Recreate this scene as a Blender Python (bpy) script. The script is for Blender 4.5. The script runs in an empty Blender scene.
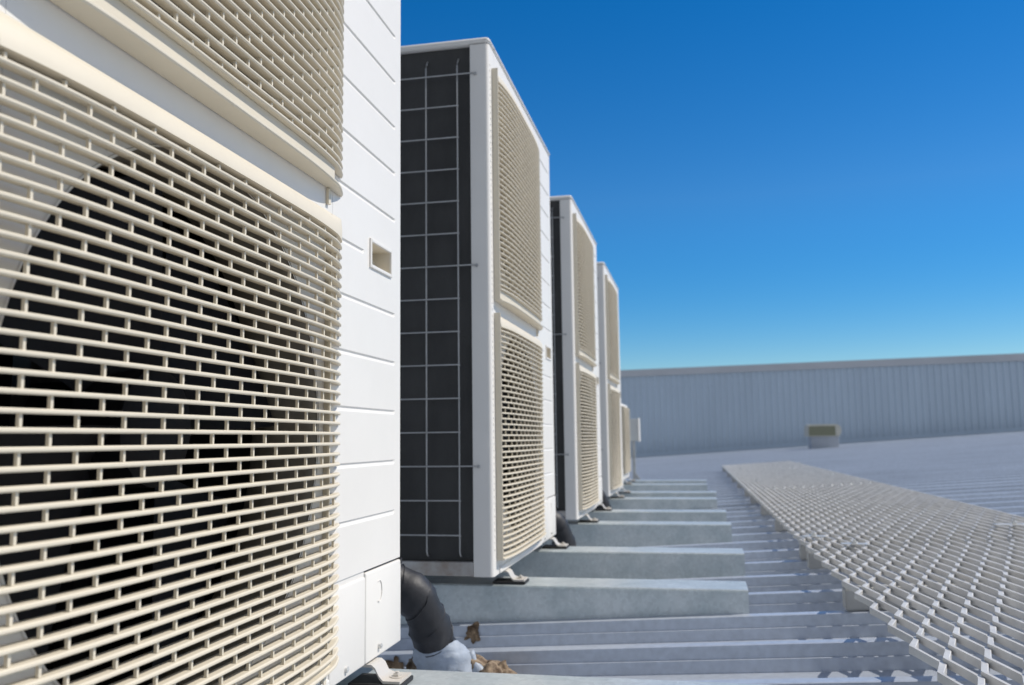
import bpy, bmesh, math, random
from mathutils import Vector, Matrix, noise
random.seed(7)
S = bpy.context.scene
COL = S.collection

# ------------------------------------------------------------------ camera
yaw, pit, rol = -.2054, .1099, -.01265
fw = Vector((math.sin(yaw)*math.cos(pit), math.cos(yaw)*math.cos(pit), math.sin(pit)))
r0 = Vector((math.cos(yaw), -math.sin(yaw), 0)); u0 = r0.cross(fw)
rr = r0*math.cos(rol)+u0*math.sin(rol); uu = -r0*math.sin(rol)+u0*math.cos(rol)
cd = bpy.data.cameras.new('camera'); cam = bpy.data.objects.new('camera', cd); COL.objects.link(cam)
m = Matrix.Identity(4)
for i in range(3):
    m[i][0] = rr[i]; m[i][1] = uu[i]; m[i][2] = -fw[i]
m[0][3], m[1][3], m[2][3] = .4873, 0, .3256
cam.matrix_world = m
cd.sensor_width = 36; cd.lens = 880/1024*36
cd.clip_start = .02; cd.clip_end = 3000
cd.dof.use_dof = True; cd.dof.focus_distance = 1.12; cd.dof.aperture_fstop = 7.5
S.camera = cam

# ------------------------------------------------------------------ light
sd = Vector((1.0, .26, 1.2)).normalized()
el = math.asin(sd.z); az = math.atan2(sd.x, sd.y)      # azimuth from +Y towards +X
w = bpy.data.worlds.new('World'); S.world = w; w.use_nodes = True
nt = w.node_tree; nt.nodes.clear()
sky = nt.nodes.new('ShaderNodeTexSky'); sky.sky_type = 'NISHITA'; sky.sun_disc = False
sky.sun_elevation = el; sky.sun_rotation = az
sky.altitude = 300; sky.air_density = 1.0; sky.dust_density = .05; sky.ozone_density = 3.5
# added grading: saturation raised towards +Y, cut behind the camera for neutral fill light
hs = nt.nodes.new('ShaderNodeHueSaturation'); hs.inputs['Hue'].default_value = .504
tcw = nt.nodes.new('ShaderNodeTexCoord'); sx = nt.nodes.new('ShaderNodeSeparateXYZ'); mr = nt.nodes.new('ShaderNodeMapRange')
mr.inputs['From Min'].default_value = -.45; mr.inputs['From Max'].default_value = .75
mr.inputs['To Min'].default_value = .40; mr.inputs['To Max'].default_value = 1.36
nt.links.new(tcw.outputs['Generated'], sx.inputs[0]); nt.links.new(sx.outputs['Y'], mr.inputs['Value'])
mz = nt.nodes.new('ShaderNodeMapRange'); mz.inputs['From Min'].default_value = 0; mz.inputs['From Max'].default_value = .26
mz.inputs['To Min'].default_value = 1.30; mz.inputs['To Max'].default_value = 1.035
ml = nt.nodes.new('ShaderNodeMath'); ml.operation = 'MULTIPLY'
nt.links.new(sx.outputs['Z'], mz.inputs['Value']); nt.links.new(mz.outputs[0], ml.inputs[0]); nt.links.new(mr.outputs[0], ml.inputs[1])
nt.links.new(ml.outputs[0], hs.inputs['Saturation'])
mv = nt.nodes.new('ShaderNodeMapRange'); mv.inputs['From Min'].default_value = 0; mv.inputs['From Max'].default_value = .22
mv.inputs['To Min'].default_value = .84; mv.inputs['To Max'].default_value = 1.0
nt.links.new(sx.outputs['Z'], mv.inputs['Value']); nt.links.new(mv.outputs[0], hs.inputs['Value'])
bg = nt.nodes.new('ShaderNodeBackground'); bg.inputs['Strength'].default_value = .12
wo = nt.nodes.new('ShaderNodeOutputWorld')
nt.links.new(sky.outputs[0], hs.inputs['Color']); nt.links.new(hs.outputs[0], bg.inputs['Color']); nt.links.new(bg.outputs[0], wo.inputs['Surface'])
sl = bpy.data.lights.new('sun', 'SUN'); sl.energy = 4.35; sl.angle = math.radians(.53); sl.color = (1, .945, .865)
so = bpy.data.objects.new('sun', sl); COL.objects.link(so); so.location = (5, 2, 8)
so.rotation_euler = sd.to_track_quat('Z', 'Y').to_euler()
S.view_settings.view_transform = 'Standard'; S.view_settings.look = 'None'
S.view_settings.exposure = 0; S.view_settings.gamma = 1
S.render.engine = 'CYCLES'
S.cycles.max_bounces = 8

# ------------------------------------------------------------------ materials
def mat(name, col, rough=.5, metal=0., var=.0, vscale=6., bump=0., bscale=80., col2=None, stretch=(1,1,1), spec=.5, coat=0., thresh=None, fine=None):
    M = bpy.data.materials.new(name); M.use_nodes = True
    n = M.node_tree; b = n.nodes['Principled BSDF']
    b.inputs['Base Color'].default_value = (*col, 1); b.inputs['Roughness'].default_value = rough
    b.inputs['Metallic'].default_value = metal; b.inputs['Specular IOR Level'].default_value = spec
    b.inputs['Coat Weight'].default_value = coat
    tc = n.nodes.new('ShaderNodeTexCoord'); mp = n.nodes.new('ShaderNodeMapping')
    mp.inputs['Scale'].default_value = stretch; n.links.new(tc.outputs['Object'], mp.inputs[0])
    if var or col2:
        nz = n.nodes.new('ShaderNodeTexNoise'); nz.inputs['Scale'].default_value = vscale; nz.inputs['Detail'].default_value = 6
        nz.inputs['Roughness'].default_value = .6
        n.links.new(mp.outputs[0], nz.inputs['Vector'])
        mx = n.nodes.new('ShaderNodeMix'); mx.data_type = 'RGBA'
        mx.inputs['A'].default_value = (*col, 1)
        c2 = col2 or tuple(c*(1-var) for c in col)
        mx.inputs['B'].default_value = (*c2, 1)
        rp = n.nodes.new('ShaderNodeMapRange')
        lo, hi = thresh or (.35, .68)
        rp.inputs['From Min'].default_value = lo; rp.inputs['From Max'].default_value = hi
        n.links.new(nz.outputs['Fac'], rp.inputs['Value']); n.links.new(rp.outputs[0], mx.inputs['Factor'])
        n.links.new(mx.outputs['Result'], b.inputs['Base Color'])
        rr_ = n.nodes.new('ShaderNodeMapRange'); rr_.inputs['To Min'].default_value = rough*.88; rr_.inputs['To Max'].default_value = min(1, rough*1.2)
        n.links.new(nz.outputs['Fac'], rr_.inputs['Value']); n.links.new(rr_.outputs[0], b.inputs['Roughness'])
    if bump:
        bz = n.nodes.new('ShaderNodeTexNoise'); bz.inputs['Scale'].default_value = bscale; bz.inputs['Detail'].default_value = 4
        n.links.new(mp.outputs[0], bz.inputs['Vector'])
        bp = n.nodes.new('ShaderNodeBump'); bp.inputs['Strength'].default_value = bump; bp.inputs['Distance'].default_value = .002
        n.links.new(bz.outputs['Fac'], bp.inputs['Height']); n.links.new(bp.outputs[0], b.inputs['Normal'])
    return M

M_white = mat('white_powdercoat', (.735, .708, .662), .42, var=.045, vscale=5, bump=.03, bscale=400)
M_cream = mat('cream_plastic', (.64, .58, .465), .48, var=.06, vscale=9, bump=.08, bscale=700)
M_coil = mat('coil_fins', (.036, .035, .033), .6, metal=.0, var=.35, vscale=12, stretch=(1, 1, .35), bump=.6, bscale=350)
M_wire = mat('guard_wire', (.42, .42, .41), .45, metal=.2, var=.15, vscale=40)
M_dark = mat('fan_plastic', (.010, .010, .013), .6, spec=.2)
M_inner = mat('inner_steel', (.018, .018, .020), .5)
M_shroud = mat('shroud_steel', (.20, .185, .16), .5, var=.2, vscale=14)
M_basepan = mat('base_steel', (.44, .43, .41), .5, metal=.2, col2=(.30, .25, .21), vscale=22, stretch=(1, 1, 1))
M_steel = mat('bright_bolt_steel', (.72, .72, .70), .35, metal=.45, var=.2, vscale=60)
M_foot = mat('foot_steel', (.56, .54, .50), .42, metal=.15, col2=(.56, .51, .45), vscale=35)
M_rubber = mat('black_rubber', (.016, .015, .015), .6, bump=.2)
M_tape = mat('black_pipe_tape', (.018, .018, .021), .52, var=.3, vscale=25, bump=.5, bscale=60)
M_wrap = mat('grey_blue_wrap', (.40, .45, .52), .5, var=.3, vscale=30, bump=.6, bscale=70)
M_foam = mat('brown_foam', (.30, .225, .15), .95, col2=(.10, .065, .04), vscale=40, bump=.9, bscale=160, thresh=(.42, .58))
M_beam = mat('walkway_beam_steel', (.52, .515, .49), .5, metal=.15, var=.2, vscale=15)
M_grate = mat('walkway_mesh_metal', (.69, .68, .655), .45, metal=.15, var=.22, vscale=14, bump=.25, bscale=300)
M_hood = mat('hood_beige', (.58, .56, .48), .6, var=.15, vscale=8)
M_hoodbase = mat('vent_base_grey', (.42, .45, .50), .55, var=.1, vscale=6)
M_cap = mat('wall_capping', (.50, .515, .54), .55, metal=.2, var=.12, vscale=2.5, stretch=(.3, 1, 1))
M_ground = mat('far_ground', (.12, .13, .08), .95, col2=(.2, .18, .13), vscale=.02)
M_box = mat('grey_switchbox', (.60, .60, .57), .5, var=.06)

def galv():
    M = mat('galvanised_steel', (.62, .66, .66), .38, metal=.42, var=.22, vscale=13, col2=(.47, .53, .54))
    n = M.node_tree; b = n.nodes['Principled BSDF']
    tc = n.nodes.new('ShaderNodeTexCoord'); vo = n.nodes.new('ShaderNodeTexVoronoi'); vo.inputs['Scale'].default_value = 130
    n.links.new(tc.outputs['Object'], vo.inputs['Vector'])
    src = b.inputs['Base Color'].links[0].from_socket
    mx = n.nodes.new('ShaderNodeMix'); mx.data_type = 'RGBA'; mx.blend_type = 'MULTIPLY'; mx.inputs['Factor'].default_value = 1
    rp = n.nodes.new('ShaderNodeMapRange'); rp.inputs['To Min'].default_value = .89; rp.inputs['To Max'].default_value = 1.07
    n.links.new(vo.outputs['Color'], rp.inputs['Value']); n.links.new(src, mx.inputs['A']); n.links.new(rp.outputs[0], mx.inputs['B'])
    n.links.new(mx.outputs['Result'], b.inputs['Base Color'])
    return M
M_galv = galv()

def roofmat():
    M = mat('zincalume_roof', (.56, .605, .675), .36, metal=.40, var=.20, vscale=3.2, stretch=(.25, 2.5, 1), col2=(.46, .50, .56), bump=.12, bscale=14)
    n = M.node_tree; b = n.nodes['Principled BSDF']
    tc = n.nodes.new('ShaderNodeTexCoord'); nz = n.nodes.new('ShaderNodeTexNoise'); nz.inputs['Scale'].default_value = 60; nz.inputs['Detail'].default_value = 8
    n.links.new(tc.outputs['Object'], nz.inputs['Vector'])
    rp = n.nodes.new('ShaderNodeMapRange'); rp.inputs['From Min'].default_value = .3; rp.inputs['From Max'].default_value = .7; rp.inputs['To Min'].default_value = .9; rp.inputs['To Max'].default_value = 1.06
    n.links.new(nz.outputs['Fac'], rp.inputs['Value'])
    src = b.inputs['Base Color'].links[0].from_socket
    mx = n.nodes.new('ShaderNodeMix'); mx.data_type = 'RGBA'; mx.blend_type = 'MULTIPLY'; mx.inputs['Factor'].default_value = 1
    n.links.new(src, mx.inputs['A']); n.links.new(rp.outputs[0], mx.inputs['B']); n.links.new(mx.outputs['Result'], b.inputs['Base Color'])
    return M
M_roof = roofmat()
M_wall = mat('wall_sheet', (.48, .565, .65), .5, metal=.15, var=.06, vscale=1.2, stretch=(1.5, 1, .3))

# ------------------------------------------------------------------ helpers
def tag(o, label=None, cat=None, group=None, kind=None):
    if label: o['label'] = label
    if cat: o['category'] = cat
    if group: o['group'] = group
    if kind: o['kind'] = kind
    return o
def thing(name, label, cat, loc=(0, 0, 0), rz=0, group=None):
    o = bpy.data.objects.new(name, None); COL.objects.link(o); o.location = loc; o.rotation_euler = (0, 0, rz)
    o.empty_display_size = .1
    return tag(o, label, cat, group)
def obj(name, bm, m, parent=None, smooth=False, recalc=True, autos=None):
    if recalc: bmesh.ops.recalc_face_normals(bm, faces=bm.faces[:])
    me = bpy.data.meshes.new(name); bm.to_mesh(me); bm.free(); me.materials.append(m)
    o = bpy.data.objects.new(name, me); COL.objects.link(o)
    if smooth:
        for p in me.polygons: p.use_smooth = True
    if autos is not None:
        me.set_sharp_from_angle(angle=math.radians(autos))
    if parent: o.parent = parent
    return o
def box(bm, x0, x1, y0, y1, z0, z1, bev=0., seg=2):
    vs = [bm.verts.new((x, y, z)) for x in (x0, x1) for y in (y0, y1) for z in (z0, z1)]
    q = [(0,1,3,2),(4,6,7,5),(0,4,5,1),(2,3,7,6),(0,2,6,4),(1,5,7,3)]
    fs = [bm.faces.new([vs[i] for i in f]) for f in q]
    if bev:
        es = list({e for f in fs for e in f.edges})
        bmesh.ops.bevel(bm, geom=es, offset=bev, segments=seg, profile=.5, affect='EDGES')
    return vs
def NB(): return bmesh.new()
def tube(bm, pts, rad, n=8, cap=True):
    pts = [Vector(p) for p in pts]; rings = []
    ref = Vector((0, 0, 1))
    for i, p in enumerate(pts):
        d = (pts[min(i+1, len(pts)-1)]-pts[max(i-1, 0)]).normalized()
        a = d.cross(ref)
        if a.length < .1: a = d.cross(Vector((0, 1, 0)))
        a.normalize(); b = d.cross(a).normalized()
        R = rad[i] if isinstance(rad, (list, tuple)) else rad
        rings.append([bm.verts.new(p+R*(math.cos(2*math.pi*k/n)*a+math.sin(2*math.pi*k/n)*b)) for k in range(n)])
    for A, B in zip(rings, rings[1:]):
        for k in range(n): bm.faces.new((A[k], A[(k+1) % n], B[(k+1) % n], B[k]))
    if cap: bm.faces.new(rings[0]); bm.faces.new(rings[-1][::-1])
def cyl(bm, c, axis, r, h, n=20, r2=None):
    c = Vector(c); a = Vector(axis).normalized(); tube(bm, [c, c+a*h], [r, r if r2 is None else r2], n)
def extr(bm, prof, z0, z1, closed=False, axis='Z'):
    """extrude an open/closed plan polyline (x,y) from z0 to z1"""
    A = [bm.verts.new((p[0], p[1], z0)) for p in prof]; B = [bm.verts.new((p[0], p[1], z1)) for p in prof]
    n = len(prof)
    for i in range(n if closed else n-1): bm.faces.new((A[i], A[(i+1) % n], B[(i+1) % n], B[i]))
    if closed: bm.faces.new(A[::-1]); bm.faces.new(B)
def copy_tree(o, parent=None):
    c = o.copy(); COL.objects.link(c)
    if parent: c.parent = parent
    for ch in list(o.children): copy_tree(ch, c)
    return c

# ------------------------------------------------------------------ roof
SL = .060
def rz(x): return -.089+SL*(x-.593)          # level of the rib tops
RH = .052; PITCH = .288; RIB0 = 2.172
X0, X1 = -9., 15.
prof = []
k = -20
while RIB0+k*PITCH < 24.2:
    y = RIB0+k*PITCH
    # near face (with a small crease half way), top with tiny swages, far face, pan
    prof += [(y-.0125, -RH), (y-.0098, -.0272), (y-.0040, -.0258), (y-.001, -.0012), (y+.0015, 0), (y+.0275, 0), (y+.030, -.0012), (y+.044, -RH)]
    py = y+.044
    prof += [(py+.085, -RH), (py+.089, -RH+.0035), (py+.097, -RH+.0035), (py+.101, -RH)]
    k += 1
bm = NB()
xs = [X0+(X1-X0)*i/12 for i in range(13)]
rows = [[bm.verts.new((x, p[0], rz(x)+p[1])) for p in prof] for x in xs]
for A, B in zip(rows, rows[1:]):
    for i in range(len(prof)-1): bm.faces.new((A[i], B[i], B[i+1], A[i+1]))
o = obj('roof', bm, M_roof, recalc=False); tag(o, kind='structure', label='ribbed grey metal roof sheeting under the units and walkway')
bm = NB(); box(bm, -900, 900, -900, 900, -8.2, -8)
tag(obj('ground', bm, M_ground), kind='structure', label='ground far below the roof')

# roof screws along a purlin line (heads on rib tops)
# ------------------------------------------------------------------ end wall
YW = 24.0
wall = thing('corrugated_wall', 'long blue grey corrugated metal wall closing the far end of the roof', 'wall', (0, YW, 0))
def wtop(x): return 2.165+(x+1.464)*.0140
bm = NB(); x = X0; pts = []
while x < X1:
    pts += [(x, 0), (x+.045, 0), (x+.062, -.036), (x+.098, -.036), (x+.115, 0)]
    x += .16
lo = [bm.verts.new((p[0], p[1], rz(p[0])-RH-.02)) for p in pts]; hi = [bm.verts.new((p[0], p[1], wtop(p[0])-.16)) for p in pts]
for i in range(len(pts)-1): bm.faces.new((lo[i], lo[i+1], hi[i+1], hi[i]))
obj('wall_sheeting', bm, M_wall, wall, recalc=False)
def slab(bm, xa, xb, y0, y1, fz0, fz1):
    v = [bm.verts.new((x, y, f(x))) for x in (xa, xb) for y in (y0, y1) for f in (fz0, fz1)]
    for f in [(0,1,3,2),(4,6,7,5),(0,4,5,1),(2,3,7,6),(0,2,6,4),(1,5,7,3)]: bm.faces.new([v[i] for i in f])
bm = NB(); slab(bm, X0, X1, -.045, .22, lambda x: wtop(x)-.17, lambda x: wtop(x))
slab(bm, X0, X1, -.060, -.0455, lambda x: wtop(x)-.19, lambda x: wtop(x)-.02)
obj('capping', bm, M_cap, wall)
bm = NB(); slab(bm, X0, X1, .005, .2, lambda x: rz(x)-.4, lambda x: wtop(x)-.171)
obj('wall_core', bm, M_cap, wall)
bm = NB(); slab(bm, X0, X1, -.12, -.03, lambda x: rz(x)+.003, lambda x: rz(x)+.02)
slab(bm, X0, X1, -.0445, -.030, lambda x: rz(x)+.0205, lambda x: rz(x)+.10)
obj('flashing', bm, M_wall, wall)

# ------------------------------------------------------------------ support rails
RT = -.035
rails = [(-.02, .70, 'nearest'), (1.250, .735, None), (2.202, .592, None), (2.875, .617, None), (3.80, .611, None), (4.435, .611, None),
         (5.36, .585, None), (5.98, .595, None), (6.98, .545, None), (7.62, .548, None)]
rails[0] = (.60, .735, None)
rl = ['galvanised steel rail under the near end of the closest unit', 'galvanised steel rail at the bottom edge, under the service cover of the closest unit',
      'wide galvanised rail under the near foot of the second unit', 'galvanised rail under the far foot of the second unit',
      'galvanised rail under the near foot of the third unit', 'galvanised rail under the far foot of the third unit',
      'short galvanised rail under the near foot of the fourth unit', 'galvanised rail under the far foot of the fourth unit',
      'distant galvanised rail under the near side of the small unit', 'farthest galvanised rail, beside the post of the switch box']
RW = .135
for (y, xe, _), lb in zip(rails, rl):
    bm = NB()
    xa = -.52
    dn = 0 if abs(y-2.202) < .01 or y < 1.4 else .022
    def Z(x): return rz(x)-dn
    w_ = RW if y < 5 else .15
    # box section whose underside follows the roof, open-ended C with turned lips
    v = []
    for x in (xa, xe):
        v.append([bm.verts.new(c) for c in ((x, y, Z(x)+.001), (x, y, RT-.003), (x, y+.0015, RT-.001), (x, y+.004, RT), (x, y+w_-.004, RT), (x, y+w_, RT-.004), (x, y+w_, Z(x)+.001))])
    for i in range(6): bm.faces.new((v[0][i], v[1][i], v[1][i+1], v[0][i+1]))
    bm.faces.new(v[0]); bm.faces.new(v[1][::-1])
    bm.faces.new((v[0][6], v[1][6], v[1][0], v[0][0]))
    # folded joint lip just under the top edge
    box(bm, xa+.001, xe-.0008, y-.0022, y-.0002, RT-.0085, RT-.0045)
    o = obj('support_rail', bm, M_galv)
    o.rotation_euler = (0, 0, 0)
    tag(o, lb, 'rail', 'galvanised rails under the condenser units')

# ------------------------------------------------------------------ condenser unit
W, H, D = .952, 1.35, .33
GY0, GY1 = .034, .683
def P(y):
    s = max(0, min(1, (y-GY0)/(.66-GY0)))
    p = .0165+.0135*(1-(2*s-1)**4)-.002*s
    if y > .615: p *= max(0, 1-((y-.615)/(GY1+.001-.615))**2.6)**.75
    return p
def grille_bm(lower=False):
    bm = NB()
    ys = [GY0+.003+(.615-GY0-.003)*i/22 for i in range(23)]+[.615+(GY1-.615)*q for q in (.2, .4, .58, .73, .85, .93, .98, 1)]
    def fin(z, t, depth=.0130, tilt=-.0008, ys=ys, over=0.):
        rings = []
        for y in ys:
            p = P(y)+over*(1 if y < .615 else max(0, P(y)/P(.615))); i = max(.0006, p-depth) if p > .004 else .0003
            p = max(p, i+.0008)
            sec = [(i, z-t*.35), (p-.0016 if p-i > .003 else (p+i)/2, z-t*.5+tilt), (p, z-t*.2+tilt), (p, z+t*.2+tilt), (p-.0016 if p-i > .003 else (p+i)/2, z+t*.5+tilt), (i, z+t*.35)]
            rings.append([bm.verts.new((a, y, b)) for a, b in sec])
        for A, B in zip(rings, rings[1:]):
            for k in range(6): bm.faces.new((A[k], A[(k+1) % 6], B[(k+1) % 6], B[k]))
        bm.faces.new(rings[0]); bm.faces.new(rings[-1][::-1])
    # bottom lips
    fin(.0025, .005, depth=.06, tilt=0, over=.002)
    if not lower: fin(.030, .0045, depth=.05, tilt=0, over=.001)
    # recessed wall between lips
    ywall = [y for y in ys if y < .64]
    for za, zb in ((.0035, .0135 if lower else .0275),):
        A = [bm.verts.new((max(.002, P(y)*.72), y, za)) for y in ywall]; B = [bm.verts.new((max(.002, P(y)*.72), y, zb)) for y in ywall]
        for i in range(len(ywall)-1): bm.faces.new((A[i], A[i+1], B[i+1], B[i]))
    z = .0420-(.0137*2 if lower else 0); zs = []
    while z < .564: zs.append(z); z += .0137
    for z in zs: fin(z, .0041)
    ztop0 = zs[-1]+.0082
    # top band: starts at the louvre line and leans back to the casing
    hts = [(ztop0, 1.0, 0), (ztop0+.004, .98, 0), (.589, .80, .001), (.598, .45, .001), (.604, .12, .001), (.606, 0, 0)]
    R = [[bm.verts.new((P(y)*q+o, y, z)) for y in ys] for z, q, o in hts]
    R.insert(0, [bm.verts.new((max(0, P(y)-.012), y, ztop0)) for y in ys])
    for A, B in zip(R, R[1:]):
        for i in range(len(ys)-1): bm.faces.new((A[i], A[i+1], B[i+1], B[i]))
    # connectors
    zz = ([] if lower else [.030])+zs+[ztop0]
    for r, (a, b) in enumerate(zip(zz, zz[1:])):
        y = .0455+(.027 if r % 2 else 0)
        while y < .650:
            p = P(y)
            if p > .008: box(bm, max(.001, p-.0066), p-.0036, y-.0014, y+.0014, a+.0015, b-.0015)
            y += .054
    # side plates
    box(bm, 0, .0155, GY0-.001, GY0+.0025, 0.0, .606)
    box(bm, 0, .0085, .632, .635, .034, .600)
    # small tab below the lip
    box(bm, 0, .004, .632, .640, -.022, -.0005)
    return bm

HY, HR = .338, .276
HZ = (.342, .980)
def front_bm():
    bm = NB(); y0, y1 = .060, .655
    n = 64
    def quad(a, b, c, d, z0, z1):
        bm.faces.new([bm.verts.new((0, y, z)) for y, z in ((a, z0), (b, z0), (b, z1), (a, z1))])
    cells = [(.030, .655, HZ[0]), (.668, 1.30, HZ[1])]
    edges = [(.004, .030), (.655, .668), (1.30, 1.331)]
    for a, b in edges: quad(y0, y1, 0, 0, a, b)
    for z0, z1, cz in cells:
        ring = []; out = []
        for k in range(n):
            t = 2*math.pi*(k+.5)/n; c, s = math.cos(t), math.sin(t)
            ring.append(bm.verts.new((0, HY+HR*c, cz+HR*s)))
            # to rectangle
            fy = ((y1-HY) if c > 0 else (y0-HY))/c if abs(c) > 1e-6 else 1e9
            fz = ((z1-cz) if s > 0 else (z0-cz))/s if abs(s) > 1e-6 else 1e9
            f = min(fy, fz); out.append(bm.verts.new((0, HY+f*c, cz+f*s)))
        for k in range(n): bm.faces.new((ring[k], ring[(k+1) % n], out[(k+1) % n], out[k]))
        # corner triangles
        for cy, cz2 in ((y0, z0), (y1, z0), (y1, z1), (y0, z1)):
            best = sorted(out, key=lambda v: (v.co.y-cy)**2+(v.co.z-cz2)**2)
            a = [v for v in best if abs(v.co.y-cy) < 1e-5][:1]; b = [v for v in best if abs(v.co.z-cz2) < 1e-5][:1]
            if a and b and a[0] != b[0]: bm.faces.new((a[0], bm.verts.new((0, cy, cz2)), b[0]))
    for f in bm.faces: f.normal_update()
    for f in bm.faces:
        if f.normal.x < 0: f.normal_flip()
    return bm
def bell_bm(cz):
    bm = NB(); n = 64; prof = [(0.0005, HR+.003), (-.004, HR-.002), (-.012, HR-.006), (-.050, HR-.013), (-.085, HR-.013), (-.09, HR-.006)]
    R = [[bm.verts.new((x, HY+r*math.cos(2*math.pi*k/n), cz+r*math.sin(2*math.pi*k/n))) for k in range(n)] for x, r in prof]
    for A, B in zip(R, R[1:]):
        for k in range(n): bm.faces.new((A[k], A[(k+1) % n], B[(k+1) % n], B[k]))
    return bm
def fan_bm(cz, rot):
    bm = NB()
    for q in range(4):
        a0 = rot+q*math.pi/2; nr, na = 6, 9; G = []
        for i in range(nr):
            r = .05+(HR-.022-.05)*i/(nr-1); row = []
            for j in range(na):
                u = j/(na-1); ang = a0+(u-.5)*(1.05+.15*i/(nr-1))+.12*i/(nr-1)
                xx = -.050-.05*u-.01*math.sin(u*math.pi)
                row.append(bm.verts.new((xx, HY+r*math.cos(ang), cz+r*math.sin(ang))))
            G.append(row)
        for i in range(nr-1):
            for j in range(na-1): bm.faces.new((G[i][j], G[i+1][j], G[i+1][j+1], G[i][j+1]))
    return bm
GROOVES = [.535, .6155, .696, .777, .8575, .938, 1.019, 1.100, 1.181, 1.262, .4545, .374, .2935, .213]
GROOVES[1] = .614
HANDLE = (.803, .890, .599, .634)      # y0,y1,z0,z1
def side_bm():
    """grooved right-hand part of the front with the hand-hold cut out"""
    bm = NB()
    g0, g1 = .664, .917
    ysx = [.6555, .6565, g0, g0+.006, .700, .745, .770, .776, HANDLE[0], .85, HANDLE[1], .905, g1-.006, g1, .941]
    zl = {.136, 1.331, HANDLE[2], HANDLE[3]}
    for g in GROOVES:
        for d in (-.0055, -.0016, .0004, .0022): zl.add(round(g+d, 5))
    zl = sorted(zl)
    def dep(y, z):
        d = 0
        for g in GROOVES:
            q = z-g
            if -.0056 < q < .0023:
                if abs(q+.0016) < 1e-4: d = .0022
                elif abs(q-.0004) < 1e-4: d = .0022
        e = 0 if y <= g0 or y >= g1 else 1
        if abs(z-.614) < .006 and y > .7755-.0001: e = 0
        return -d*e
    V = [[bm.verts.new((dep(y, z), y, z)) for y in ysx] for z in zl]
    for i in range(len(zl)-1):
        for j in range(len(ysx)-1):
            if HANDLE[0]-1e-6 <= ysx[j] < HANDLE[1]-1e-6 and HANDLE[2]-1e-6 <= zl[i] < HANDLE[3]-1e-6: continue
            bm.faces.new((V[i][j], V[i][j+1], V[i+1][j+1], V[i+1][j]))
    # rounded far corner and the far side sheet
    pr = [(0, .941)]+[(-.011+.011*math.cos(t), .941+.011*math.sin(t)) for t in [math.pi/2*q/6 for q in range(1, 7)]]+[(-D, W)]
    extr(bm, pr, .136, 1.331)
    return bm
def grid_box(bm, x, y0, y1, z0, z1, r=.0035, back=.012):
    """pressed cover plate with rolled edges: front at x, returns edges back"""
    box(bm, x-back, x, y0, y1, z0, z1, bev=r, seg=3)

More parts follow.
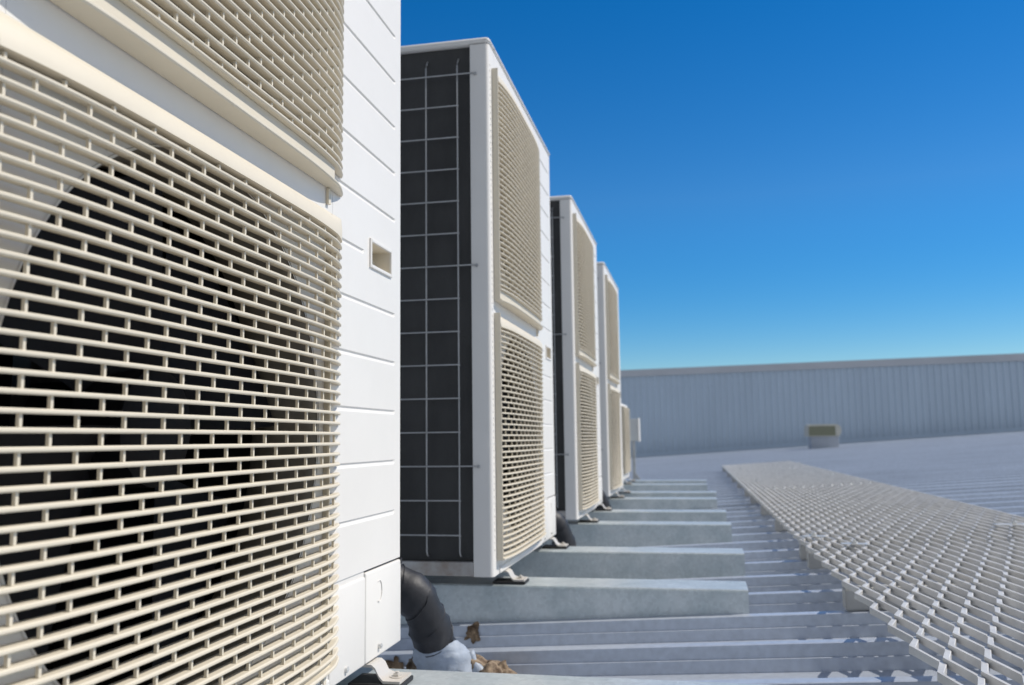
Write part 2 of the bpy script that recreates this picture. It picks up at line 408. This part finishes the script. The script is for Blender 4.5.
def make_unit(label):
    t = thing('condenser_unit', label, 'air conditioner', group='tall twin fan condenser units in a row')
    bm = front_bm(); obj('front_panel', bm, M_white, t, recalc=False)
    # near corner post
    bm = NB(); pr = [(-.050, .010), (-.049, .0005), (-.0475, 0), (-.011, 0)]+[(-.011+.011*math.sin(a), .011-.011*math.cos(a)) for a in [math.pi/2*q/6 for q in range(1, 7)]]+[(0, .0597)]
    extr(bm, pr, .0, 1.331)
    for i in range(78):
        z = .06+i*.0158
        box(bm, -.0015, .0012, .0125, .0165, z, z+.007, bev=.0006, seg=1)
    obj('corner_post', bm, M_white, t, smooth=True, autos=40)
    obj('side_panel', side_bm(), M_white, t)
    # base front edge & lower panels
    bm = NB(); box(bm, -.010, .0035, .0605, .6545, .0, .016, bev=.0025); box(bm, -.012, -.0015, .6545, .785, .0005, .14)
    obj('base_edge', bm, M_white, t)
    bm = NB(); grid_box(bm, .0015, .6575, .7855, .001, .1275, r=.003); c = obj('lower_cover', bm, M_white, t, smooth=True, autos=35)
    bm = NB(); cyl(bm, (.0005, .712, .0135), (1, 0, 0), .0042, .0045, 16); box(bm, .0048, .0056, .7085, .7155, .0128, .0142); obj('screw', bm, M_steel, c, smooth=True, autos=40)
    bm = NB(); grid_box(bm, .0012, .7885, .9455, .001, .1325, r=.003, back=.09)
    # pressed half-ring on the cover
    pts = [(.0020, .842+.013*math.sin(a)*.9, .098+.016*math.cos(a)) for a in [math.pi*(-.15+1.3*q/18) for q in range(19)]]
    tube(bm, pts, .0007, 6)
    c = obj('service_cover', bm, M_white, t, smooth=True, autos=35)
    bm = NB(); cyl(bm, (.001, .842, .0165), (1, 0, 0), .0042, .005, 16); box(bm, .0058, .0066, .8385, .8455, .0158, .0172); obj('screw', bm, M_steel, c, smooth=True, autos=40)
    bm = NB(); box(bm, -.006, .0015, .9415, .950, .125, .1335); obj('latch', bm, M_rubber, c)
    # handle: raised rim and sloping pocket
    y0, y1, z0, z1 = HANDLE
    bm = NB(); f = .006
    for a in ((y0-f, y0, z0-f, z1+f), (y1, y1+f, z0-f, z1+f), (y0, y1, z0-f, z0), (y0, y1, z1, z1+f)):
        box(bm, -.003, .0032, a[0]+.0002, a[1]-.0002, a[2]+.0002, a[3]-.0002, bev=.0012, seg=2)
    rim = obj('hand_hold', bm, M_white, t); bm = NB()
    v = {}
    for q, (y, z) in enumerate(((y0, z0), (y1, z0), (y1, z1), (y0, z1))):
        v[q] = bm.verts.new((.0, y, z)); v[q+4] = bm.verts.new((-.014 if q < 2 else -.034, y+(.004 if q in (0, 3) else -.004), z))
    for q in range(4): bm.faces.new((v[q], v[(q+1) % 4], v[(q+1) % 4+4], v[q+4]))
    bm.faces.new((v[4], v[5], v[6], v[7]))
    obj('pocket', bm, M_cream, rim)
    # top lid
    bm = NB(); box(bm, -D-.004, .003, -.003, W+.003, 1.332, H, bev=.011, seg=4)
    lid = obj('top_cover', bm, M_white, t, smooth=True, autos=35)
    bm = NB(); cyl(bm, (.002, .055, 1.338), (1, 0, 0), .003, .003, 12); obj('screw', bm, M_steel, lid)
    # coil (near side and back), plus dark lining added to keep the fan openings black
    bm = NB(); box(bm, -D+.012, -.048, .014, .036, .036, 1.331); box(bm, -D+.006, -D+.03, .037, W-.03, .036, 1.331)
    coil = obj('coil', bm, M_coil, t)
    bm = NB()
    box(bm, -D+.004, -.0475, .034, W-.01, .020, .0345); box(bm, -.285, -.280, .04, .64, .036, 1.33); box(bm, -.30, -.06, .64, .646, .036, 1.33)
    obj('blackout_lining', bm, M_inner, t)
    bm = NB(); box(bm, -D, -.0503, .0005, W-.02, .001, .034, bev=.002)
    obj('base_pan', bm, M_basepan, t)
    # near rear post
    bm = NB(); box(bm, -D, -D+.028, 0, .03, .036, 1.331, bev=.002); obj('rear_post', bm, M_white, t)
    # wire guard
    bm = NB(); wr = .0019
    for x in (-.082, -.165, -.248):
        tube(bm, [(x, .012, 1.302), (x, .003, 1.290), (x, -.003, 1.278), (x, -.003, .058), (x, .002, .050), (x, .010, .046)], wr, 6)
    zq = 1.254
    for i in range(15):
        hook = i % 6 == 0
        xe = -.036 if hook else -.079
        tube(bm, [(-D+.01, -.0035-wr, zq), (xe-.004, -.0035-wr, zq), (xe, -.003, zq-.001)], wr, 6)
        if hook: cyl(bm, (xe+.001, .0005, zq-.001), (0, -1, 0), .004, .004, 10)
        zq -= .0826
    obj('coil_guard', bm, M_wire, t, smooth=True)
    # fans behind the grilles
    for cz, rot in ((HZ[0], .5), (HZ[1], 1.1)):
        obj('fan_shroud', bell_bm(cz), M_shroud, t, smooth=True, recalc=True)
        fan = obj('fan', fan_bm(cz, rot), M_dark, t, smooth=True, recalc=False)
        bm = NB(); tube(bm, [(-.105, HY, cz), (-.05, HY, cz), (-.042, HY, cz), (-.040, HY, cz)], [.062, .060, .048, .01], 28)
        obj('hub', bm, M_dark, fan, smooth=True, autos=40)
        bm = NB()
        for dy in (-.05, .05): box(bm, -.19, -.17, HY+dy-.012, HY+dy+.012, cz-.31, cz+.31)
        cyl(bm, (-.19, HY, cz), (1, 0, 0), .05, .08, 20)
        obj('motor_bracket', bm, M_inner, fan)
    g1 = obj('grille', grille_bm(True), M_cream, t, autos=35); g1.location = (.0006, 0, .035)
    g2 = obj('grille', grille_bm(), M_cream, t, autos=35); g2.location = (.0006, 0, .672)
    return t
def foot_bm():
    bm = NB()
    # curved steel foot: flat plate with a rising neck to the base pan
    n = 8; prof = [(-.02, .0285), (.004, .0285), (.010, .024), (.016, .0125), (.024, .0075), (.050, .0075)]
    A = []
    for x, z in prof:
        hw = .022 if x < .02 else .027
        A.append([bm.verts.new((x, -hw, z)), bm.verts.new((x, hw, z)), bm.verts.new((x, hw, z+.004)), bm.verts.new((x, -hw, z+.004))])
    for a, b in zip(A, A[1:]):
        for k in range(4): bm.faces.new((a[k], a[(k+1) % 4], b[(k+1) % 4], b[k]))
    bm.faces.new(A[0]); bm.faces.new(A[-1][::-1])
    cyl(bm, (.037, 0, .0116), (0, 0, 1), .011, .0012, 16); cyl(bm, (.037, 0, .0128), (0, 0, 1), .0065, .0035, 6); cyl(bm, (.037, 0, .0163), (0, 0, 1), .0032, .003, 10)
    return bm
def pad_bm():
    bm = NB(); box(bm, -.03, .053, -.029, .029, .0006, .0072, bev=.0015); return bm
foot_me = obj('foot', foot_bm(), M_foot, autos=40); pad_me = obj('rubber_pad', pad_bm(), M_rubber)
COL.objects.unlink(foot_me); COL.objects.unlink(pad_me)

specs = [
    (0, .468, (.205, .825), 'closest tall white condenser unit, its cream louvred grilles filling the left of the view'),
    (0, 2.09, (.145, .865), 'second tall white condenser unit, with its whole dark coil side and wire guard in view'),
    (0, 3.60, (.270, .890), 'third tall white condenser unit, showing a narrow strip of dark coil'),
    (-.012, 5.05, (.380, .870), 'farthest of the tall twin fan condenser units, its coil side hidden'),
]
unit0 = make_unit(specs[0][3])
for i, (x, y, feet, lb) in enumerate(specs):
    u = unit0 if i == 0 else copy_tree(unit0)
    u.location = (x, y, 0); u['label'] = lb
for u, (x, y, feet, lb) in zip([o for o in COL.objects if o.name.startswith('condenser_unit')], specs):
    for fy in feet:
        for xo, sg in ((0, 1), (-D, -1)):
            f = foot_me.copy(); COL.objects.link(f); f.parent = u; f.location = (xo, fy, RT+.0002); f.rotation_euler = (0, 0, 0 if sg > 0 else math.pi)
            p = pad_me.copy(); COL.objects.link(p); p.parent = f; p.location = (0, 0, 0)

# ------------------------------------------------------------------ small single fan unit
def small_unit():
    t = thing('small_condenser_unit', 'low single fan white condenser unit at the far end of the row', 'air conditioner', (-.085, 6.72, 0))
    w_, h_, d_ = .80, .60, .30
    bm = NB(); box(bm, -d_, 0, 0, w_, 0, h_, bev=.012, seg=3); obj('casing', bm, M_white, t, smooth=True, autos=35)
    bm = NB(); cy, cz, r = .36, .31, .23
    for z in [cz-.25+.0145*i for i in range(35)]:
        box(bm, .001, .028, .08, .64, z, z+.005)
    for y in (.08, .27, .45, .64): box(bm, .001, .024, y, y+.006, cz-.26, cz+.262)
    obj('grille', bm, M_cream, t)
    bm = NB(); cyl(bm, (.0006, cy, cz), (1, 0, 0), r, .0008, 40); obj('fan', bm, M_dark, t)
    bm = NB(); box(bm, -d_+.02, -.06, -.002, .004, .04, h_-.03); obj('coil', bm, M_coil, t)
    for fy in (.31, .95-.02):
        fy = min(fy, .72)
        f = foot_me.copy(); COL.objects.link(f); f.parent = t; f.location = (0, fy if fy > .5 else .30, RT+.0002)
        p = pad_me.copy(); COL.objects.link(p); p.parent = f; p.location = (0, 0, 0)
small_unit()
# switch box on a post
t = thing('switch_box', 'small grey electrical switch box on a thin post beyond the last unit', 'switch box', (0, 7.95, rz(0)))
bm = NB(); box(bm, -.105, -.035, -.03, .09, .425, .62, bev=.004); obj('enclosure', bm, M_box, t)
bm = NB(); box(bm, -.0345, -.018, -.036, .096, .418, .628, bev=.005); obj('door', bm, M_white, t)
bm = NB(); box(bm, -.088, -.062, .01, .035, .01, .425); obj('post', bm, M_beam, t)
bm = NB(); v = [bm.verts.new(c) for c in ((-.062, .01, .14), (-.062, .035, .14), (.03, .035, .012), (.03, .01, .012), (-.062, .01, .10), (-.062, .035, .10), (-.0, .035, .012), (0, .01, .012))]
for f in ((0, 1, 2, 3), (4, 7, 6, 5), (0, 3, 7, 4), (1, 5, 6, 2), (3, 2, 6, 7)): bm.faces.new([v[i] for i in f])
box(bm, -.10, .04, -.01, .06, .001, .011); obj('brace', bm, M_beam, t)

# ------------------------------------------------------------------ pipe bundles with tape
def pipe(origin, label, seed, s=1., detail=True):
    rnd = random.Random(seed)
    t = thing('insulated_pipe', label, 'pipe', origin, group='taped pipe bundles behind the units')
    # path in local metres; origin is the roof point where it enters
    ctrl = [(-.30, -.100, .215), (-.22, -.105, .232), (-.150, -.105, .238), (-.100, -.098, .226), (-.062, -.084, .190), (-.048, -.064, .145), (-.043, -.040, .105), (-.039, -.020, .070), (-.035, -.006, .030)]
    pts = []
    for i in range(len(ctrl)-1):
        p0, p1, p2, p3 = [Vector(ctrl[max(0, min(len(ctrl)-1, i+d))]) for d in (-1, 0, 1, 2)]
        for j in range(7):
            u = j/7
            pts.append(.5*((2*p1)+(-p0+p2)*u+(2*p0-5*p1+4*p2-p3)*u*u+(-p0+3*p1-3*p2+p3)*u**3))
    pts.append(Vector(ctrl[-1]))
    n = len(pts); rad = []
    for i in range(n):
        u = i/(n-1); r = .0345+.0075*u+.0022*math.sin(u*31)+(.0018 if i % 4 == 0 else 0)
        if u > .80: r += .003
        rad.append(r*s)
    cut = int(n*.80)
    bm = NB(); tube(bm, pts[:cut+1], rad[:cut+1], 22)
    for v in bm.verts: v.co += .0022*noise.noise_vector(v.co*38+Vector((seed, 0, 0)))
    # overlapping tape turns as thin spiral ridges
    sp = []
    for q in range(150):
        u = q/149*(cut-1); i = int(u); p = pts[i].lerp(pts[i+1], u-i); d = (pts[i+1]-pts[i]).normalized()
        a = d.cross(Vector((0, 0, 1))).normalized(); b = d.cross(a)
        an = q*.33; R = rad[i]*1.015
        sp.append(p+R*(math.cos(an)*a+math.sin(an)*b)+d*.006*math.sin(an))
    tube(bm, sp, .0011, 5)
    obj('black_tape', bm, M_tape, t, smooth=True, autos=50)
    # loose grey wrap at the foot
    bm = NB(); k0 = int(n*.76); nn = 26; rings = []
    for j, i in enumerate(range(k0, n)):
        p = pts[i]; f = j/(n-1-k0)
        rr_ = rad[i]+.004+.016*f*f
        rings.append([bm.verts.new((p.x+.016*f+rr_*math.cos(2*math.pi*k/nn)*1.06+.004*math.sin(k*1.9+j*.7)*f, p.y+rr_*math.sin(2*math.pi*k/nn)+.004*math.cos(k*1.3+j)*f, p.z-.002+.012*math.cos(2*math.pi*k/nn+.6)+.003*math.sin(k*2.3+seed))) for k in range(nn)])
    for A, B in zip(rings, rings[1:]):
        for k in range(nn): bm.faces.new((A[k], A[(k+1) % nn], B[(k+1) % nn], B[k]))
    tube(bm, [Vector((-.018+.056*math.cos(a), .0+.054*math.sin(a), .034+.012*math.cos(a*1.0)+.004*math.sin(3*a))) for a in [2*math.pi*q/28 for q in range(29)]], [.0095+.003*math.sin(q*1.1) for q in range(29)], 9)
    tube(bm, [Vector((.052-.03*q/7, -.03+.012*q/7, .030+.050*(q/7)**.8)) for q in range(8)], [.010+.003*math.sin(q) for q in range(8)], 9)
    for v in bm.verts: v.co += .003*noise.noise_vector(v.co*60)
    obj('grey_wrap', bm, M_wrap, t, smooth=True)
    # lumpy foam / mud collar
    bm = NB(); bmesh.ops.create_icosphere(bm, subdivisions=5, radius=1)
    for v in bm.verts:
        c = v.co.copy(); q = 1+.75*noise.noise(c*1.3+Vector((seed*3, 1, 2)))+.30*noise.noise(c*3.1)+.10*noise.noise(c*9)+.05*noise.noise(c*25)
        v.co = Vector((c.x*.046*q+.056, c.y*.045*q+.004, max(-.03, c.z*.048*q)+.022))
    obj('foam_seal', bm, M_foam, t, smooth=True)
    bm = NB(); bmesh.ops.create_icosphere(bm, subdivisions=4, radius=1)
    for v in bm.verts:
        c = v.co.copy(); q = 1+.4*noise.noise(c*2.2+Vector((seed, 5, 2)))+.2*noise.noise(c*7)
        v.co = Vector((c.x*.034*q-.085, c.y*.045*q+.01, max(-.03, c.z*.050*q)+.020))
    obj('foam_seal', bm, M_foam, t, smooth=True)
    return t
pipe((.007, 1.765, rz(.02)-RH), 'black taped pipe beside the closest unit, ending in grey wrap and brown foam', 1)
pipe((.050, 3.245, rz(0)-RH), 'black taped pipe bundle behind the second unit', 2)
pipe((.035, 4.76, rz(0)-RH), 'black taped pipe bundle behind the third unit', 3)
# mud stains on roof ribs
def face_patch(name, x, y, sx, sz, seed, label):
    bm = NB(); N = 30; ring = []; d = Vector((0, -.0095, -.026)).normalized()
    for k_ in range(N):
        a = 2*math.pi*k_/N; q = 1+1.0*noise.noise(Vector((math.cos(a)*1.5, math.sin(a)*1.5, seed*3.1)))
        ring.append(bm.verts.new((sx*q*math.cos(a), -.0035, 0) ) if False else bm.verts.new(Vector((sx*q*math.cos(a), -.002, 0))+d*(.022+sz*q*math.sin(a))))
    bm.faces.new(ring)
    bmesh.ops.solidify(bm, geom=bm.faces[:], thickness=.0015)
    o = obj(name, bm, M_foam); o.location = (x, y, rz(x)); tag(o, label, 'mud'); return o
face_patch('mud_stain', -.072, RIB0, .021, .020, 1, 'brown mud stain on the roof rib just right of the black taped pipe')
face_patch('mud_stain', -.170, RIB0-PITCH, .020, .018, 4, 'brown mud stain on the rib between the closest unit and its pipe')

# ------------------------------------------------------------------ walkway
GZ = .050
ROT = .0055
tanr = SL
def walk_point(x, y, h):      # x across from left edge, y along, h above rib tops
    X = .802+x-ROT*(y-2)
    return (X, y, rz(X)+h)
LX, LY = .0570, .162
SR = random.Random(4)
def grate_panel(ya, yb, lb):
    bm = NB(); ncol = 28
    j0 = 0; j1 = yb
    t = .0082; hh = .0125
    for c in range(ncol):
        # zigzag strand between node columns c and c+1
        pts = []
        for j in range(j0, j1+1):
            y = ya+j*LY/2; side = (c+j) % 2
            off = .0041
            x = (c+side)*LX/2 + (off if side == 0 else -off)
            zt = (.0030 if side == 0 else -.0030)
            pts += [(x, y-.0065, zt, .0046 if side == 0 else .0096), (x, y+.0065, zt, .0096 if side == 0 else .0046)]
        prev = None
        for k_, (x, y, zt, t) in enumerate(pts):
            if k_ == 0: a = Vector((0, 1))
            q0 = pts[max(0, k_-1)]; q1 = pts[min(len(pts)-1, k_+1)]
            d = Vector((q1[0]-q0[0], q1[1]-q0[1])).normalized(); nrm = Vector((d.y, -d.x))
            wj = .15*t*noise.noise(Vector((x*40, y*40, c)))
            ring = []
            lean = 0.0
            for sx, sz in ((-1, 0), (1, 0), (1, 1), (.8, 1.06), (-.9, 1.03)):
                px = x+nrm.x*sx*(t/2+wj)+lean*(sz-.5); py = y+nrm.y*sx*(t/2+wj)
                ring.append(bm.verts.new(walk_point(px, py, GZ+.001+.003+sz*hh+zt)))
            if prev:
                for q in range(5): bm.faces.new((prev[q], prev[(q+1) % 5], ring[(q+1) % 5], ring[q]))
            else: bm.faces.new(ring)
            prev = ring
        bm.faces.new(prev[::-1])
    o = obj('walkway_grating', bm, M_grate); tag(o, lb, 'walkway', 'expanded metal walkway panels')
GR = [(-.90, 46, 'nearest expanded metal walkway panel, its big diamond mesh at the bottom right'), (2.857, 37, 'second expanded metal walkway panel, just beyond the first bright clips'),
      (5.885, 37, 'third expanded metal walkway panel, in the distance'), (8.913, 25, 'farthest expanded metal walkway panel, ending before the far wall')]
for a_, n_, l_ in GR: grate_panel(a_, n_, l_)
bl = {1.16: 'steel cross beam under the nearest walkway panel, at the bottom edge', 2.185: 'steel cross beam carrying the nearest walkway panel, closest one in view', 2.84: 'steel cross beam just before the first walkway joint',
      3.05: 'steel cross beam just beyond the first walkway joint', 3.93: 'steel cross beam under the near part of the second walkway panel', 4.74: 'steel cross beam under the far part of the second walkway panel',
      5.58: 'steel cross beam just before the second walkway joint', 6.20: 'steel cross beam just beyond the second walkway joint', 7.2: 'steel cross beam under the third walkway panel', 8.2: 'steel cross beam at the end of the third walkway panel', 9.3: 'steel cross beam under the farthest walkway panel', 10.75: 'steel cross beam at the far end of the walkway'}
for y, lb in bl.items():
    bm = NB()
    xa, xb = .808-ROT*(y-2), .808-ROT*(y-2)+.79
    v = [bm.verts.new((x, yy, rz(x)+h)) for x in (xa, xb) for yy in (y, y+.05) for h in (.001, GZ)]
    fs = [bm.faces.new([v[i] for i in f]) for f in [(0,1,3,2),(4,6,7,5),(0,4,5,1),(2,3,7,6),(0,2,6,4),(1,5,7,3)]]
    bmesh.ops.bevel(bm, geom=bm.edges[:], offset=.003, segments=2, affect='EDGES')
    tag(obj('cross_beam', bm, M_beam), lb, 'beam', 'beams under the walkway')
def clip(x, y, rot, lb, L=.05):
    X = x; z = rz(X)+GZ+.0245
    t = thing('saddle_clip', lb, 'clip', (X, y, z), rot, 'bright clips holding the walkway mesh')
    bm = NB(); box(bm, -L/2, L/2, -.014, .014, 0, .0025, bev=.0008, seg=1); obj('plate', bm, M_steel, t)
    bm = NB(); cyl(bm, (0, 0, .0026), (0, 0, 1), .0085, .006, 6); cyl(bm, (0, 0, .0086), (0, 0, 1), .004, .006, 10); obj('bolt', bm, M_steel, t)
clip(.845, 3.045, .05, 'bright bolted clip on the left edge of the walkway just beyond the joint', .07)
clip(.930, 2.80, -.05, 'bright bolted clip on the walkway just before the joint', .075)
clip(1.46, 3.10, .05, 'long bright strap on the right edge of the walkway', .12)
clip(.899, 6.71, 0, 'clip at left of the third walkway panel'); clip(1.452, 6.94, 0, 'clip at right of the third walkway panel')
clip(.893, 9.21, 0, 'clip at left of the farthest walkway panel'); clip(1.53, 9.84, 0, 'clip at right of the farthest walkway panel')

# ------------------------------------------------------------------ roof vent
vx, vy = 3.14, 20.2
t = thing('roof_vent', 'small roof vent with beige rounded hood on a pale grey box', 'vent', (vx, vy, rz(vx)-RH))
bm = NB(); box(bm, -.27, .30, -.25, .25, 0, .33, bev=.01); obj('vent_base', bm, M_hoodbase, t)
bm = NB(); hp = [(-.33, .30), (-.33, .50), (-.31, .545), (-.26, .56), (.22, .56), (.29, .545), (.33, .50), (.345, .43), (.335, .37), (.30, .30)]
v = [[bm.verts.new((x, y, z)) for x, z in hp] for y in (-.36, .36)]
for i in range(len(hp)): bm.faces.new((v[0][i], v[1][i], v[1][(i+1) % len(hp)], v[0][(i+1) % len(hp)]))
bm.faces.new(v[0]); bm.faces.new(v[1][::-1]); obj('hood', bm, M_hood, t)
bm = NB(); slab(bm, -.315, .22, -.375, -.361, lambda x: .315, lambda x: .515); obj('louvre', bm, mat('hood_olive_louvre', (.20, .20, .13), .7), t)  # flat dark olive louvre plate on the hood front
